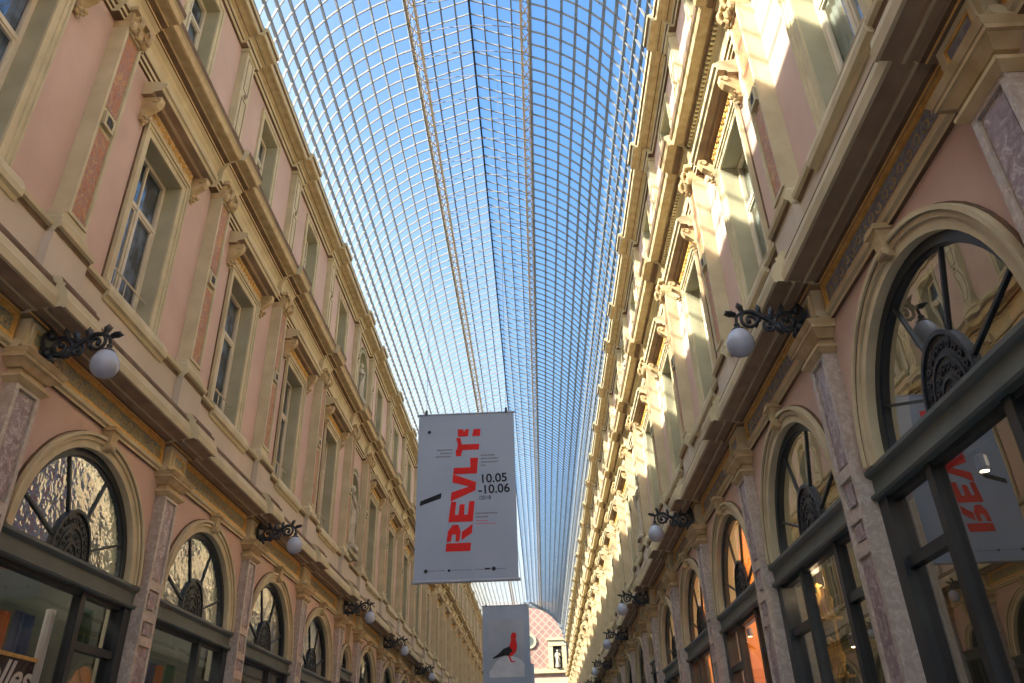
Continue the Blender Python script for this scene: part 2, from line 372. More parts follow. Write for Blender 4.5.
def cornices(side, W):
    X, s = lateral(side)
    def run(name, prof, mats, matidx=None, only=None):
        b = MB(s)
        for y0, y1, e in segs():
            # the back edge stays on the wall, the front moves out with the break
            pts = [((p + e) if p > 0.0 or (p > -0.2 and q) else p, z) for p, z, q in prof]
            b.prof(pts, y0, y1, mats=matidx)
        return b.build(name, mats, W)
    T = True; N = False
    # shop entablature: architrave, soffit and projecting lip
    run('architrave', [(-.1, 5.565, N), (.04, 5.565, T), (.04, 5.60, T), (.07, 5.615, T), (.075, 5.665, T), (.04, 5.68, T), (-.1, 5.68, N)], [cream, crevice_line], matidx=[3 - 2, 0, 0, 0, 0, 0, 0])
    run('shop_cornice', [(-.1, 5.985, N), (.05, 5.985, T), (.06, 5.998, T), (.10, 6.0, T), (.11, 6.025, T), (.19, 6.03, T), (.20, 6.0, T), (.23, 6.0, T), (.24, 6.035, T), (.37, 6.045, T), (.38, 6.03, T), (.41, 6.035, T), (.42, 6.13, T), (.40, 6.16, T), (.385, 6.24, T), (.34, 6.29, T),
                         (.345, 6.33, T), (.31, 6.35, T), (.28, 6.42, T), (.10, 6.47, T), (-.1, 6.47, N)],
        [cream, brownm, gold, crevice_line], matidx=[1, 2, 3, 1, 1, 0, 0, 1, 1, 1, 0, 0, 0, 0, 0, 3, 0, 3, 0, 0, 0])
    run('parapet_panel', [(-.1, 6.45, N), (.02, 6.45, T), (.02, 7.06, T), (-.1, 7.06, N)], [band])
    run('string_course', [(-.2, 7.05, N), (.03, 7.05, T), (.05, 7.10, T), (.09, 7.115, T), (.10, 7.16, T), (.06, 7.18, T), (.03, 7.22, T), (.0, 7.24, T), (-.2, 7.24, N)], [cream, crevice_line],
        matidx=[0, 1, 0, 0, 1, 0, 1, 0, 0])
    # cornice over the main windows
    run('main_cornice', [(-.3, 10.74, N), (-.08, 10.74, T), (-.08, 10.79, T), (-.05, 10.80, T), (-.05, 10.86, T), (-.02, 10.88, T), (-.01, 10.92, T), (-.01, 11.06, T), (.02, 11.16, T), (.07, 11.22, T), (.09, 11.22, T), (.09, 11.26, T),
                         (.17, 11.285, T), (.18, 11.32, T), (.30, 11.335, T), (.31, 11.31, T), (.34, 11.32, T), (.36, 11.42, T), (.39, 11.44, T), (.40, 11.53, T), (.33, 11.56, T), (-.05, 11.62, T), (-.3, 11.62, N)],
        [cream, cream2, brownm, crevice_line], matidx=[3, 0, 3, 0, 3, 0, 0, 0, 0, 3, 1, 3, 1, 1, 1, 1, 1, 0, 3, 0, 0, 0, 0])
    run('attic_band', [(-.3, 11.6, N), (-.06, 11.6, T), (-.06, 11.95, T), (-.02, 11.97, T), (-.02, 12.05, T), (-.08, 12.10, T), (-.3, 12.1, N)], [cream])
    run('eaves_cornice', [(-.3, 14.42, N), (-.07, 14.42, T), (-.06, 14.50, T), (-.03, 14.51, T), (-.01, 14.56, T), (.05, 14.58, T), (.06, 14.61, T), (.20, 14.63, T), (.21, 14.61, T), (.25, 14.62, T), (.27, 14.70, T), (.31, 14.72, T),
                          (.32, 14.80, T), (.2, 14.84, T), (-.3, 14.88, N)], [cream, cream2, brownm, crevice_line], matidx=[3, 0, 3, 0, 1, 3, 1, 1, 1, 0, 3, 0, 0, 0, 0])
    # dentils under the main cornice
    b = MB(s); y = 0.0
    while y < 45:
        b.box(.0, .13, y, y + 0.045, 11.215, 11.262); y += 0.09
    if side == 'right': b.build('dentil_course', cream, W)
    # roof slab edge
    b = MB(s); b.box(-3.4, 0.16, -14, YEND + 3, 14.86, 14.96); b.build('parapet_gutter', roofm, W)

def ground_pilaster(side):
    X, s = lateral(side); b = MB(s)
    b.box(-.05, .20, -.26, .26, 0, .85); b.frust(-.05, .20, .26, .85, .15, .22, .93)
    b.box(-.05, .115, -.202, .202, .93, 5.28)
    for za, zb in ((.93, 3.36), (3.36, 3.66), (3.66, 4.06), (4.06, 5.28)):
        b.frame(-.205, .205, za, zb, .055, .11, .145)
    o = b.build('pilaster', marblef, None)
    i = MB(s)
    for za, zb in ((1.02, 3.27), (4.15, 5.19)): i.box(.11, .128, -.125, .125, za, zb)
    for za, zb in ((3.44, 3.58), (3.76, 3.96)): i.box(.11, .135, -.09, .09, za, zb)
    i.build('marble_inlay', marble, o)
    c = MB(s)
    c.frust(-.05, .15, .21, 5.26, .20, .27, 5.31); c.box(-.05, .20, -.27, .27, 5.31, 5.34); c.frust(-.05, .20, .27, 5.34, .14, .20, 5.36)
    c.box(-.05, .14, -.20, .20, 5.36, 5.42); c.frust(-.05, .16, .24, 5.42, .22, .32, 5.49); c.box(-.05, .24, -.35, .35, 5.49, 5.525); c.frust(-.05, .25, .35, 5.525, .28, .38, 5.575)
    c.build('capital', [cream2], o)
    e = MB(s); e.box(-.05, .13, -.27, .27, 5.575, 5.97); e.frame(-.22, .22, 5.66, 5.93, .045, .12, .155)
    e.build('frieze_block', [cream], o)
    g = MB(s); g.frame(-.175, .175, 5.705, 5.885, .02, .125, .145); g.build('gilt_border', gold, o)
    m_ = MB(s); m_.box(.12, .134, -.155, .155, 5.725, 5.865); m_.build('mosaic_inset', leafmosaic if side == 'left' else bluemosaic, o)
    return o
def upper_pilaster(side):
    X, s = lateral(side); q = UP
    b = MB(s)
    b.frust(q, .12, .30, 7.20, .12, .30, 7.30); b.frust(q, .12, .30, 7.30, .08, .26, 7.36); b.box(q, .08, -.25, .25, 7.36, 7.44)
    b.box(q, .065, -.197, .197, 7.44, 10.62)
    b.frame(-.20, .20, 7.44, 10.62, .045, .06, .10)
    b.ring(0, 9.03, .10, .16, PI / 4, PI / 4 + 2 * PI, .06, .12, n=4)
    o = b.build('upper_pilaster', cream, None)
    i = MB(s); i.box(.06, .075, -.14, .14, 7.50, 8.84); i.box(.06, .075, -.14, .14, 9.22, 10.56); i.build('mosaic_panel', redmosaic, o)
    d_ = MB(s); d_.plate([(0, 8.94), (.085, 9.03), (0, 9.12), (-.085, 9.03)], .06, .115); d_.build('dark_lozenge', darkroom, o)
    c = MB(s)     # leaf console at the head
    for y in (-.13, .13):
        sp = [(.16 + .11 * (1 - t) * math.cos(-1.2 + 5.5 * t) * .9, y, 10.78 + .15 * (1 - t) * math.sin(-1.2 + 5.5 * t)) for t in [k / 12 for k in range(12)]]
        c.tube(sp, .032, 6)
    c.plate([(-.20, 10.62), (.20, 10.62), (.22, 10.9), (-.22, 10.9)], q, .13)
    for y in (-.16, 0, .16): c.ball((.14, y, 10.66), .06, 6, (1, 1, 1.5))
    c.box(q, .20, -.26, .26, 10.88, 10.95)
    c.build('leaf_capital', cream2, o)
    return o
def attic_pilaster(side):
    X, s = lateral(side); q = UP; b = MB(s)
    b.box(q, .02, -.20, .20, 12.1, 14.44); b.box(q, .07, -.24, .24, 12.05, 12.2); b.box(q, .06, -.23, .23, 14.34, 14.44)
    o = b.build('attic_pilaster', cream, None)
    f = MB(s)
    f.frame(-.12, .12, 12.3, 13.2, .022, .01, .03); f.frame(-.12, .12, 13.4, 14.26, .022, .01, .03); f.ball((.02, 0, 13.3), .05, 6)
    f.build('dark_border', brownm, o)
    return o
def archivolt(side, r=AR, sp=SPR, z0=0.0):
    X, s = lateral(side); b = MB(s)
    r0 = r - .012; k = .185 if r > 1 else .13
    for (a, c, p) in ((0, .5, .035), (.5, .78, .06), (.78, 1, .09)): b.ring(0, sp, r0 + k * a, r0 + k * c, 0, PI, -.05, p, 28)
    o = b.build('archivolt', cream, None)
    gj = MB(s); gj.ring(0, sp, r0 + k - .002, r0 + k + .014, 0, PI, -.05, .03, 28); gj.ring(0, sp, r0 + k * .76, r0 + k * .80, 0, PI, .055, .067, 28); gj.build('shade_line', crevice_line, o)  # dark outline strip round the arch, a painted shadow line
    k = MB(s); zt = sp + r
    k.hexa([(0, -.05, zt + .02), (.10, -.05, zt + .02), (.10, .05, zt + .02), (0, .05, zt + .02)], [(0, -.08, 5.56), (.15, -.08, 5.56), (.15, .08, 5.56), (0, .08, 5.56)])
    k.box(0, .17, -.10, .10, 5.54, 5.59)
    k.tube([(.11, -.065, zt + .06), (.11, .065, zt + .06)], .035, 8)
    k.build('keystone', cream2, o)
    return o
def frieze_panel(side, hw):
    X, s = lateral(side); b = MB(s)
    b.frame(-hw, hw, 5.69, 5.985, .03, -.01, .04); b.frame(-hw + .03, hw - .03, 5.72, 5.955, .015, -.01, .03)
    o = b.build('frieze_panel', gold, None)
    i = MB(s); i.box(-.01, .008, -hw + .04, hw - .04, 5.73, 5.945)
    i.m = 1
    n = max(1, int(hw / .16)); i.smooth = True
    for k in range(-n + 1, n):     # scrolling leaf relief
        y = k * hw * 2 / (2 * n)
        t = [(.01, y + .06 * math.cos(a) * (1 - a / 9), 5.838 + (1 if k % 2 else -1) * .06 * math.sin(a) * (1 - a / 9)) for a in [j * .8 for j in range(8)]]
        i.tube(t, .009, 4)
    i.build('mosaic_scrollwork', [leafmosaic if side == 'left' else bluemosaic, cream2], o)
    return o
def window_surround(side):
    X, s = lateral(side); q = UP; b = MB(s)
    z0, z1, hw = 7.24, 9.98, .57
    for (a, c, p) in ((0, .10, .03), (.10, .15, .05), (.15, .18, .075)):
        b.plate([(-hw - c, z0), (-hw - a, z0), (-hw - a, z1 + a), (-hw - c, z1 + c)], q, q + p)
        b.plate([(hw + a, z0), (hw + c, z0), (hw + c, z1 + c), (hw + a, z1 + a)], q, q + p)
        b.plate([(-hw - a, z1 + a), (hw + a, z1 + a), (hw + c, z1 + c), (-hw - c, z1 + c)], q, q + p)
    o = b.build('window_surround', cream, None)
    gj = MB(s)
    for e in (-1, 1):
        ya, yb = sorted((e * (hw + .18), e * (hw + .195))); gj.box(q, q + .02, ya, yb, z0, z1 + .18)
    gj.build('shade_line', crevice_line, o)  # dark outline strips beside the surround, painted edge shade
    l = MB(s); l.prof([(q, 6.99), (.04, 6.99), (.06, 7.03), (.10, 7.05), (.11, 7.12), (.09, 7.20), (.03, 7.28), (q - .3, 7.40), (q, 7.2)], -.84, .84, mats=[0]); l.build('sill', cream, o)
    h = MB(s)     # hood slab with mouldings
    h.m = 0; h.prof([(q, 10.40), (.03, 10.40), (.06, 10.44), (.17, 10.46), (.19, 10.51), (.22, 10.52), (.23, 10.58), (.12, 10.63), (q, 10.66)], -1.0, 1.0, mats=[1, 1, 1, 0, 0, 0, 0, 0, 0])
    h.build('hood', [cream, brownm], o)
    f = MB(s); f.box(q, -.06, -.74, .74, 10.17, 10.41); f.m = 1
    for k in range(-5, 6):
        y = k * .13; f.ball((-.06, y, 10.29), .045, 6, (.6, 1.1, 1))
        f.tube([(-.04, y - .05, 10.34), (-.03, y, 10.25), (-.04, y + .05, 10.34)], .010, 4)
    f.build('carved_frieze', [cream2, gold], o)
    for e in (-1, 1):
        c = MB(s); y0 = e * .87
        c.prof([(q, 9.98), (-.07, 9.98), (-.04, 10.05), (-.05, 10.12), (.02, 10.18), (.10, 10.24), (.14, 10.31), (.15, 10.40), (q, 10.40)], y0 - .06, y0 + .06)
        for (pc, zc, r0) in ((.07, 10.33, .065), (-.05, 10.05, .045)):
            for yy in (y0 - .068, y0 + .068):
                c.tube([(pc + r0 * (1 - t / 7) * math.cos(t), yy, zc + r0 * (1 - t / 7) * math.sin(t)) for t in [k * .7 for k in range(9)]], .014, 5)
            c.tube([(pc, y0 - .08, zc), (pc, y0 + .08, zc)], r0 * .6, 8)
        for k in range(3): c.ball((.02 - .04 * k, y0, 10.02 - .05 * k), .038 - .008 * k, 6)
        c.build('console', cream2, o)
    return o
def attic_surround(side):
    X, s = lateral(side); q = UP; b = MB(s)
    z0, z1, hw = 12.1, 14.12, .46
    for (a, c, p) in ((0, .08, .03), (.08, .14, .05)):
        b.plate([(-hw - c, z0), (-hw - a, z0), (-hw - a, z1 + a), (-hw - c, z1 + c)], q, q + p)
        b.plate([(hw + a, z0), (hw + c, z0), (hw + c, z1 + c), (hw + a, z1 + a)], q, q + p)
        b.plate([(-hw - a, z1 + a), (hw + a, z1 + a), (hw + c, z1 + c), (-hw - c, z1 + c)], q, q + p)
    b.box(q, -.04, -.56, .56, 12.1, 12.2)
    return b.build('attic_surround', cream, None)

# windows ---------------------------------------------------------------------------
def casement_window(side, hw, z0, z1, tr, rail):
    X, s = lateral(side)
    e = empty(nwin(), (X, 0, 0)); tag(e, kind='structure')
    q = UP - .26; b = MB(s)
    b.frame(-hw, hw, z0, z1, .06, q - .03, q + .03)
    b.box(q - .03, q + .035, -hw, hw, tr - .035, tr + .035); b.box(q - .025, q + .04, -.03, .03, z0, tr)
    b.box(q - .02, q + .02, -.018, .018, tr, z1)
    for y in (-hw + .055, .03):
        b.frame(y, y + hw - .085, z0 + .055, tr - .035, .035, q - .02, q + .02)
    b.build('window_frame', casement, e)
    g = MB(s); g.quad((q, -hw + .04, z0 + .04), (q, hw - .04, z0 + .04), (q, hw - .04, z1 - .04), (q, -hw + .04, z1 - .04)); g.build('pane', winglass, e)
    c = MB(s)
    n = 22; f_ = lambda k: q - .07 + (.012 if k % 2 else -.012)
    for k in range(n):
        ya, yb = -hw + 2 * hw * k / n, -hw + 2 * hw * (k + 1) / n
        c.quad((f_(k), ya, z0), (f_(k + 1), yb, z0), (f_(k + 1), yb, z1), (f_(k), ya, z1))
    c.build('curtain', curtain if side == 'left' else curtain_r, e)
    if rail:
        r_ = MB(s)
        for z in (z0 + .42, z0 + .12): r_.tube([(UP - .12, -hw, z), (UP - .12, hw, z)], .016, 5)
        for y in (-.3, 0, .3): r_.tube([(UP - .12, y, z0 + .12), (UP - .12, y, z0 + .42)], .008, 4)
        r_.build('guard_rail', casement, e)
    return e
def lunette(side, r=AR, sp=SPR):
    X, s = lateral(side); e = empty(nwin(), (X, 0, 0)); tag(e, kind='structure')
    b = MB(s)
    b.ring(0, sp, r - .10, r, 0, PI, -.14, -.05, 28); b.ring(0, sp, r - .115, r - .10, 0, PI, -.12, -.07, 28)
    b.build('window_frame', darkframe, e)
    k_ = r / 1.2
    for a in (22.5, 67.5, 112.5, 157.5):
        c_, s_ = math.cos(R(a)), math.sin(R(a)); w = .012 if side == 'right' else .015
        m_ = MB(s); n = (-s_ * w, c_ * w)
        i, o_ = .36 * k_, r - .11
        m_.plate([(i * c_ - n[0], sp + .02 + i * s_ - n[1]), (o_ * c_ - n[0], sp + o_ * s_ - n[1]), (o_ * c_ + n[0], sp + o_ * s_ + n[1]), (i * c_ + n[0], sp + .02 + i * s_ + n[1])], -.11, -.075)
        m_.build('spoke', darkframe, e)
    h = MB(s); rr = .37 * k_
    h.ring(0, sp, rr - .018, rr + .01, 0, PI, -.10, -.055, 24, 1.4)
    h.ring(0, sp, rr * .62, rr * .66, 0, PI, -.085, -.065, 20, 1.4); h.ring(0, sp, rr * .30, rr * .35, 0, PI, -.085, -.065, 14, 1.4)
    for q_, nn, rd in ((.80, 13, .028), (.49, 9, .026), (.17, 4, .022)):
        for i in range(nn):
            a = PI * (i + .5) / nn
            h.ring(rr * q_ * math.cos(a), sp + rr * q_ * 1.4 * math.sin(a), rd * .55 * k_, rd * k_, 0, 2 * PI, -.085, -.065, 8)
    h.plate([(rr * math.cos(PI * k / 14), sp + 1.4 * rr * math.sin(PI * k / 14)) for k in range(15)], -.09, -.08)
    h.build('fan_grille', darkframe if side == 'left' else iron, e)
    g = MB(s); P_ = arch_pts(r - .06, 24, 0, sp); P_ = [(-.095, y, z) for y, z in P_]; g.poly(P_); g.build('pane', lunglassL if side == 'left' else lunglassR, e)
    return e
def shop_front(side, r=AR, sp=SPR):
    X, s = lateral(side); e = empty(nwin(), (X, 0, 0)); tag(e, kind='structure')
    w = (1.575 if r > 1 else .96)
    zt = sp - .27
    b = MB(s)
    b.prof([(-.30, zt), (.02, zt), (.04, zt + .02), (.04, zt + .045), (-.01, zt + .06), (-.01, sp - .07), (.02, sp - .055), (.045, sp - .035), (.045, sp), (-.05, sp + .01), (-.30, sp + .01)], -w, w)
    b.build('transom_beam', green, e)
    f = MB(s)
    for y0, y1 in ((-w, -w + .19), (w - .19, w)): f.box(-.20, -.015, y0, y1, 0, zt)
    mull = ([.40] if side == 'left' else [-.66, .56]) if r > 1 else []
    for y0 in mull: f.box(-.15, -.04, y0, y0 + .10, 0, zt)
    edges = [-w + .19] + [v for y0 in mull for v in (y0, y0 + .10)] + [w - .19]
    pairs = list(zip(edges[::2], edges[1::2]))
    for q_, (y0, y1) in enumerate(pairs):
        if y1 - y0 < .9 and r > 1: f.box(-.15, -.05, y0, y1, sp - .90, sp - .81)
        f.box(-.15, -.06, y0, y1, zt - .05, zt)
    f.box(-.26, -.02, -w, w, 0, .5)
    f.build('window_frame', darkframe, e)
    for (y0, y1) in pairs:
        g = MB(s); g.quad((-.10, y0, .5), (-.10, y1, .5), (-.10, y1, zt), (-.10, y0, zt)); g.build('pane', shopglassL if side == 'left' else shopglassR, e)
    return e
def shop_room(side, y0, y1, mat):
    """interior of one shop: back wall, side walls, ceiling"""
    X, s = lateral(side); b = MB(s)
    z = 5.9
    b.quad((-2.9, y0, 0), (-2.9, y1, 0), (-2.9, y1, z), (-2.9, y0, z))
    b.quad((-.45, y0, 0), (-2.9, y0, 0), (-2.9, y0, z), (-.45, y0, z)); b.quad((-.45, y1, 0), (-2.9, y1, 0), (-2.9, y1, z), (-.45, y1, z))
    b.quad((-.45, y0, z), (-2.9, y0, z), (-2.9, y1, z), (-.45, y1, z))
    return b.build('shop_room', mat, None, loc=(X, 0, 0))
def statue_mesh(s, h=1.6, turn=1):
    """draped standing figure, one raised forearm"""
    b = MB(s); b.smooth = True
    k = h / 1.75
    prof = [(.26, 0), (.25, .10), (.20, .35), (.19, .6), (.21, .85), (.205, .95), (.165, 1.10), (.18, 1.25), (.21, 1.38), (.17, 1.46), (.07, 1.50), (.055, 1.55)]
    n = 14; rs = []
    for i, (r, z) in enumerate(prof):
        off = .03 * math.sin(z * 2.2)
        fold = .030 if z < 1.0 else .008
        rs.append([b.P(off + .72 * (r + fold * math.cos(5 * a)) * math.cos(a) * k, (r + fold * math.cos(5 * a)) * math.sin(a) * k, z * k) for a in [2 * PI * j / n for j in range(n)]])
    for i in range(len(rs) - 1):
        for j in range(n): b.F(rs[i][j], rs[i][(j + 1) % n], rs[i + 1][(j + 1) % n], rs[i + 1][j])
    b.F(*rs[0][::-1]); b.F(*rs[-1])
    b.ball((.03 * k, 0, 1.65 * k), .105 * k, 8, (1, .85, 1.2)); b.ball((.0, 0, 1.70 * k), .11 * k, 8, (1.05, .95, .9))
    b.ball((.13 * k, 0, 1.64 * k), .02 * k, 5)
    e = turn
    b.tube([(.10 * k, -.20 * e * k, 1.42 * k), (.17 * k, -.05 * e * k, 1.20 * k), (.19 * k, .12 * e * k, .98 * k), (.10 * k, .24 * e * k, .72 * k), (.02 * k, .27 * e * k, .35 * k)], [.05 * k, .06 * k, .06 * k, .05 * k, .03 * k], 7)
    b.tube([(0, .20 * e * k, 1.38 * k), (.06 * k, .30 * e * k, 1.15 * k), (.22 * k, .22 * e * k, 1.10 * k), (.25 * k, .12 * e * k, 1.22 * k)], [.07 * k, .055 * k, .045 * k, .035 * k], 7)
    b.tube([(0, -.20 * e * k, 1.38 * k), (.02 * k, -.28 * e * k, 1.12 * k), (.10 * k, -.24 * e * k, .90 * k)], [.07 * k, .055 * k, .04 * k], 7)
    b.box(-.24 * k, .26 * k, -.28 * k, .28 * k, -.12 * k, .0)
    return b
def niche(side, z0, z1, hw, top='shell'):
    X, s = lateral(side); q = UP if z0 > 7 else 0; b = MB(s)
    n = 10; sp = z1 - hw
    A = [(q - .42 * math.sin(PI * k / n), -hw * math.cos(PI * k / n)) for k in range(n + 1)]
    b.smooth = True
    for k in range(n): b.quad((A[k][0], A[k][1], z0), (A[k + 1][0], A[k + 1][1], z0), (A[k + 1][0], A[k + 1][1], sp), (A[k][0], A[k][1], sp))
    m_ = 6
    rows = []
    for i in range(m_ + 1):
        t = PI / 2 * i / m_
        rows.append([(q - .42 * math.sin(PI * k / n) * math.cos(t), -hw * math.cos(PI * k / n) * math.cos(t), sp + hw * math.sin(t)) for k in range(n + 1)])
    for i in range(m_):
        for k in range(n): b.quad(rows[i][k], rows[i][k + 1], rows[i + 1][k + 1], rows[i + 1][k])
    b.quad((q, -hw, z0), (q, hw, z0), (q - .42, hw, z0), (q - .42, -hw, z0))
    b.smooth = False
    b.ring(0, sp, hw, hw + .10, 0, PI, q - .02, q + .06, 18)
    for e in (-1, 1):
        ya, yb = sorted((e * hw, e * (hw + .1))); b.box(q - .02, q + .06, ya, yb, z0, sp)
        # spandrel fill so no rectangular hole shows behind
        pts = [(e * hw, sp)] + [(e * hw * math.cos(t), sp + hw * math.sin(t)) for t in [PI / 2 * k / 8 for k in range(9)]] + [(0, z1 + .1), (e * (hw + .05), z1 + .1)]
        b.plate(pts, q - .06, q + .005)
    b.box(q - .42, q + .16, -hw - .12, hw + .12, z0 - .12, z0)
    for k in range(-2, 3): b.ball((q + .05, k * .13, z1 + .16 - abs(k) * .04), .06, 6)
    return b.build('niche', reveal, None)

for side in ('left', 'right'):
    X, s = lateral(side)
    W = wall_mesh(side); tag(W, kind='structure')
    cornices(side, W)
    gp, upil, ap = ground_pilaster(side), upper_pilaster(side), attic_pilaster(side)
    for k, y in enumerate(PIL):
        for proto in (gp, upil, ap):
            o = proto if k == 0 else copy_tree(proto, W)
            o.parent = W; o.location = (0, y, 0)
    av, fp, ws, asur = archivolt(side), frieze_panel(side, 1.44), window_surround(side), attic_surround(side)
    lun, shp = lunette(side), shop_front(side)
    mw, aw = casement_window(side, .57, 7.4, 9.98, 9.1, True), casement_window(side, .46, 12.25, 14.12, 13.5, False)
    first = True
    for k, (y, w) in enumerate(BAYS):
        if narrow(w):
            n1 = niche(side, 7.6, 9.9, .58); n1.parent = W; n1.location = (0, y, 0)
            n2 = niche(side, 12.35, 14.05, .58); n2.parent = W; n2.location = (0, y, 0)
            a2 = archivolt(side, .5, 4.45); a2.parent = W; a2.location = (0, y, 0)
            f2 = frieze_panel(side, .78); f2.parent = W; f2.location = (0, y, 0)
            l2 = lunette(side, .5, 4.45); l2.location = (X, y + DY[side], 0)
            s2 = shop_front(side, .5, 4.45); s2.location = (X, y + DY[side], 0)
            where = 'facade opposite the sunlit one' if side == 'left' else 'sunlit facade'
            for z, h, nm, tn in ((7.62, 1.80, 'first-floor', 1), (12.37, 1.25, 'attic', -1)):
                st = statue_mesh(s, h, tn).build('statue', statuem, None, loc=(X + s * (UP - .04), y + DY[side], z + .12 * h / 1.75))
                tag(st, f'stone draped figure in the {nm} niche of the {"shaded" if side == "left" else "sunlit"} facade', 'statue', 'statues in the facade niches')
            continue
        if first:
            for o in (av, fp, ws, asur): o.parent = W; o.location = (0, y, 0)
            for o in (lun, shp, mw, aw): o.location = (X, y + DY[side], 0)
            first = False
        else:
            for o in (av, fp, ws, asur): copy_tree(o, W, (0, y, 0))
            for o in (lun, shp, mw, aw): copy_tree(o, None, (X, y + DY[side], 0), nwin())
    # rooms behind the shop fronts
    for k, (y, w) in enumerate(BAYS[:14]):
        mt = shopdark
        if side == 'right' and k in (3, 4, 5, 7): mt = shoporange
        rm = shop_room(side, y - w / 2 + .06, y + w / 2 - .06, mt); rm.name = 'shop_room'; rm.parent = W; rm.location = (0, 0, 0)

# ------------------------------------------------------------------ ground
b = MB(1); b.box(XL - 3.4, XR + 3.4, -16, YEND + 12, -.2, 0)
tag(b.build('floor', floorm), kind='structure')

# ------------------------------------------------------------------ glass vault
ZS, RV = 14.5, 3.98              # springing height and radius of the vault
roof = empty('ceiling', (XC, 0, 0)); tag(roof, kind='structure')
def vpt(th, r=RV): return (r * math.sin(th), ZS + r * math.cos(th))
TH = [R(90 - 6.1 * k) for k in range(1, 12)]          # purlin angles from the springing up to the ladder
TL = R(21.5)
RIDGE = (0, 18.95); KINK = (1.42, ZS + RV * math.cos(TL) + .12)
Y0R, Y1R = -6.0, YEND
g = MB(1)
angs = [R(-90 + 4.0 * k) for k in range(18)] 
angs = [a for a in angs if a < -TL] + [-TL]
L = [vpt(a) for a in angs] + [(-KINK[0], KINK[1])]
prof_half = L + [RIDGE]
full = prof_half + [(-x, z) for x, z in prof_half[:-1]][::-1]
for a, c in zip(full[:-1], full[1:]): g.quad((a[0], Y0R, a[1]), (c[0], Y0R, c[1]), (c[0], Y1R, c[1]), (a[0], Y1R, a[1]))
g.build('glass_panes', roofglass, roof)
def bar_path(b, pts, wy, h):
    """flat bar following a path in the (x, z) plane at y = 0: wy wide along y, h deep inwards"""
    n = len(pts); rows = []
    for k, (x, z) in enumerate(pts):
        x0, z0 = pts[max(k - 1, 0)]; x1, z1 = pts[min(k + 1, n - 1)]
        t = Vector((x1 - x0, z1 - z0)).normalized(); nx, nz = t.y, -t.x
        if nz > 0: nx, nz = -nx, -nz
        rows.append([b.P(x, -wy / 2, z), b.P(x, wy / 2, z), b.P(x + nx * h, wy / 2, z + nz * h), b.P(x + nx * h, -wy / 2, z + nz * h)])
    for k in range(n - 1):
        for j in range(4): b.F(rows[k][j], rows[k][(j + 1) % 4], rows[k + 1][(j + 1) % 4], rows[k + 1][j])
    b.F(*rows[0][::-1]); b.F(*rows[-1])
r_ = MB(1)
arc = [vpt(R(-90 + 4.5 * k)) for k in range(41)]
for sg in (-1, 1):
    seg = [(sg * -x, z) for x, z in [vpt(R(-90 + 4.5 * k)) for k in range(1, 16)]] ; seg.append((sg * RV * math.sin(TL), ZS + RV * math.cos(TL)))
    bar_path(r_, seg, .026, .05)
    bar_path(r_, [(sg * KINK[0], KINK[1]), (sg * KINK[0] * .5, (KINK[1] + RIDGE[1]) / 2), RIDGE], .024, .04)
rib = r_.build('rib', ironwork, roof)
r2 = MB(1)     # slim tie following the vault line under the raised centre
bar_path(r2, [vpt(R(a)) for a in (-21.5, -14, -7, 0, 7, 14, 21.5)], .014, .02)
tie = r2.build('tie', ironwork, roof)
NR = int((Y1R - 3.6) / .4)
allr = MB(1)
for k in range(NR):
    y = 3.6 + .4 * k
    if k == 0: rib.location = (0, y, 0); tie.location = (0, y, 0)
    elif k < 100:
        o = rib.copy(); C.objects.link(o); o.parent = roof; o.location = (0, y, 0)
        if k % 2 == 0: o = tie.copy(); C.objects.link(o); o.parent = roof; o.location = (0, y, 0)
    else:
        base = len(allr.v); allr.v += [(v[0], v[1] + y, v[2]) for v in r_.v]
        for f in r_.f: allr.f.append(tuple(i + base for i in f)); allr.mi.append(0); allr.sm.append(False)
tag(allr.build('distant_ribs', ironwork, roof), kind='stuff')
def long_bar(name, x, z, w, h, mat, y0=Y0R, y1=Y1R, rot=0.0):
    b = MB(1); c, s_ = math.cos(rot), math.sin(rot)
    q = [(-w / 2, -h), (w / 2, -h), (w / 2, .01), (-w / 2, .01)]
    b.prof([(x + a * c - d_ * s_, z + a * s_ + d_ * c) for a, d_ in q], y0, y1)
    return b.build(name, mat, roof)
for th in TH:
    for sg in (-1, 1):
        x, z = vpt(th); long_bar('purlin', sg * x, z, .030, .07, purlinm, rot=-sg * th)
for f_ in (.25, .5, .75):
    for sg in (-1, 1):
        long_bar('purlin', sg * KINK[0] * (1 - f_), KINK[1] + (RIDGE[1] - KINK[1]) * f_, .036, .06, purlinm)
long_bar('ridge_bar', 0, RIDGE[1], .05, .10, darkframe)
for sg in (-1, 1):     # lattice girders either side of the raised ventilator
    b = MB(1); xa, xb = 1.30, 1.50
    for x in (xa, xb):
        z = ZS + math.sqrt(RV * RV - x * x)
        b.prof([(sg * (x - .03), z - .05), (sg * (x + .03), z - .05), (sg * (x + .03), z + .12), (sg * (x - .03), z + .12)], Y0R, Y1R)
    za, zb = ZS + math.sqrt(RV * RV - xa * xa), ZS + math.sqrt(RV * RV - xb * xb)
    y = 3.6; k = 0
    while y < Y1R - .4:
        b.hexa([(sg * xa, y, za - .04), (sg * xa, y + .05, za - .04), (sg * xb, y + .45, zb - .04), (sg * xb, y + .40, zb - .04)], [(sg * xa, y, za - .02), (sg * xa, y + .05, za - .02), (sg * xb, y + .45, zb - .02), (sg * xb, y + .40, zb - .02)])
        b.hexa([(sg * xb, y, zb - .05), (sg * xb, y + .05, zb - .05), (sg * xa, y + .45, za - .05), (sg * xa, y + .40, za - .05)], [(sg * xb, y, zb - .03), (sg * xb, y + .05, zb - .03), (sg * xa, y + .45, za - .03), (sg * xa, y + .40, za - .03)])
        y += .4
    b.build('lattice_girder', girderm, roof)
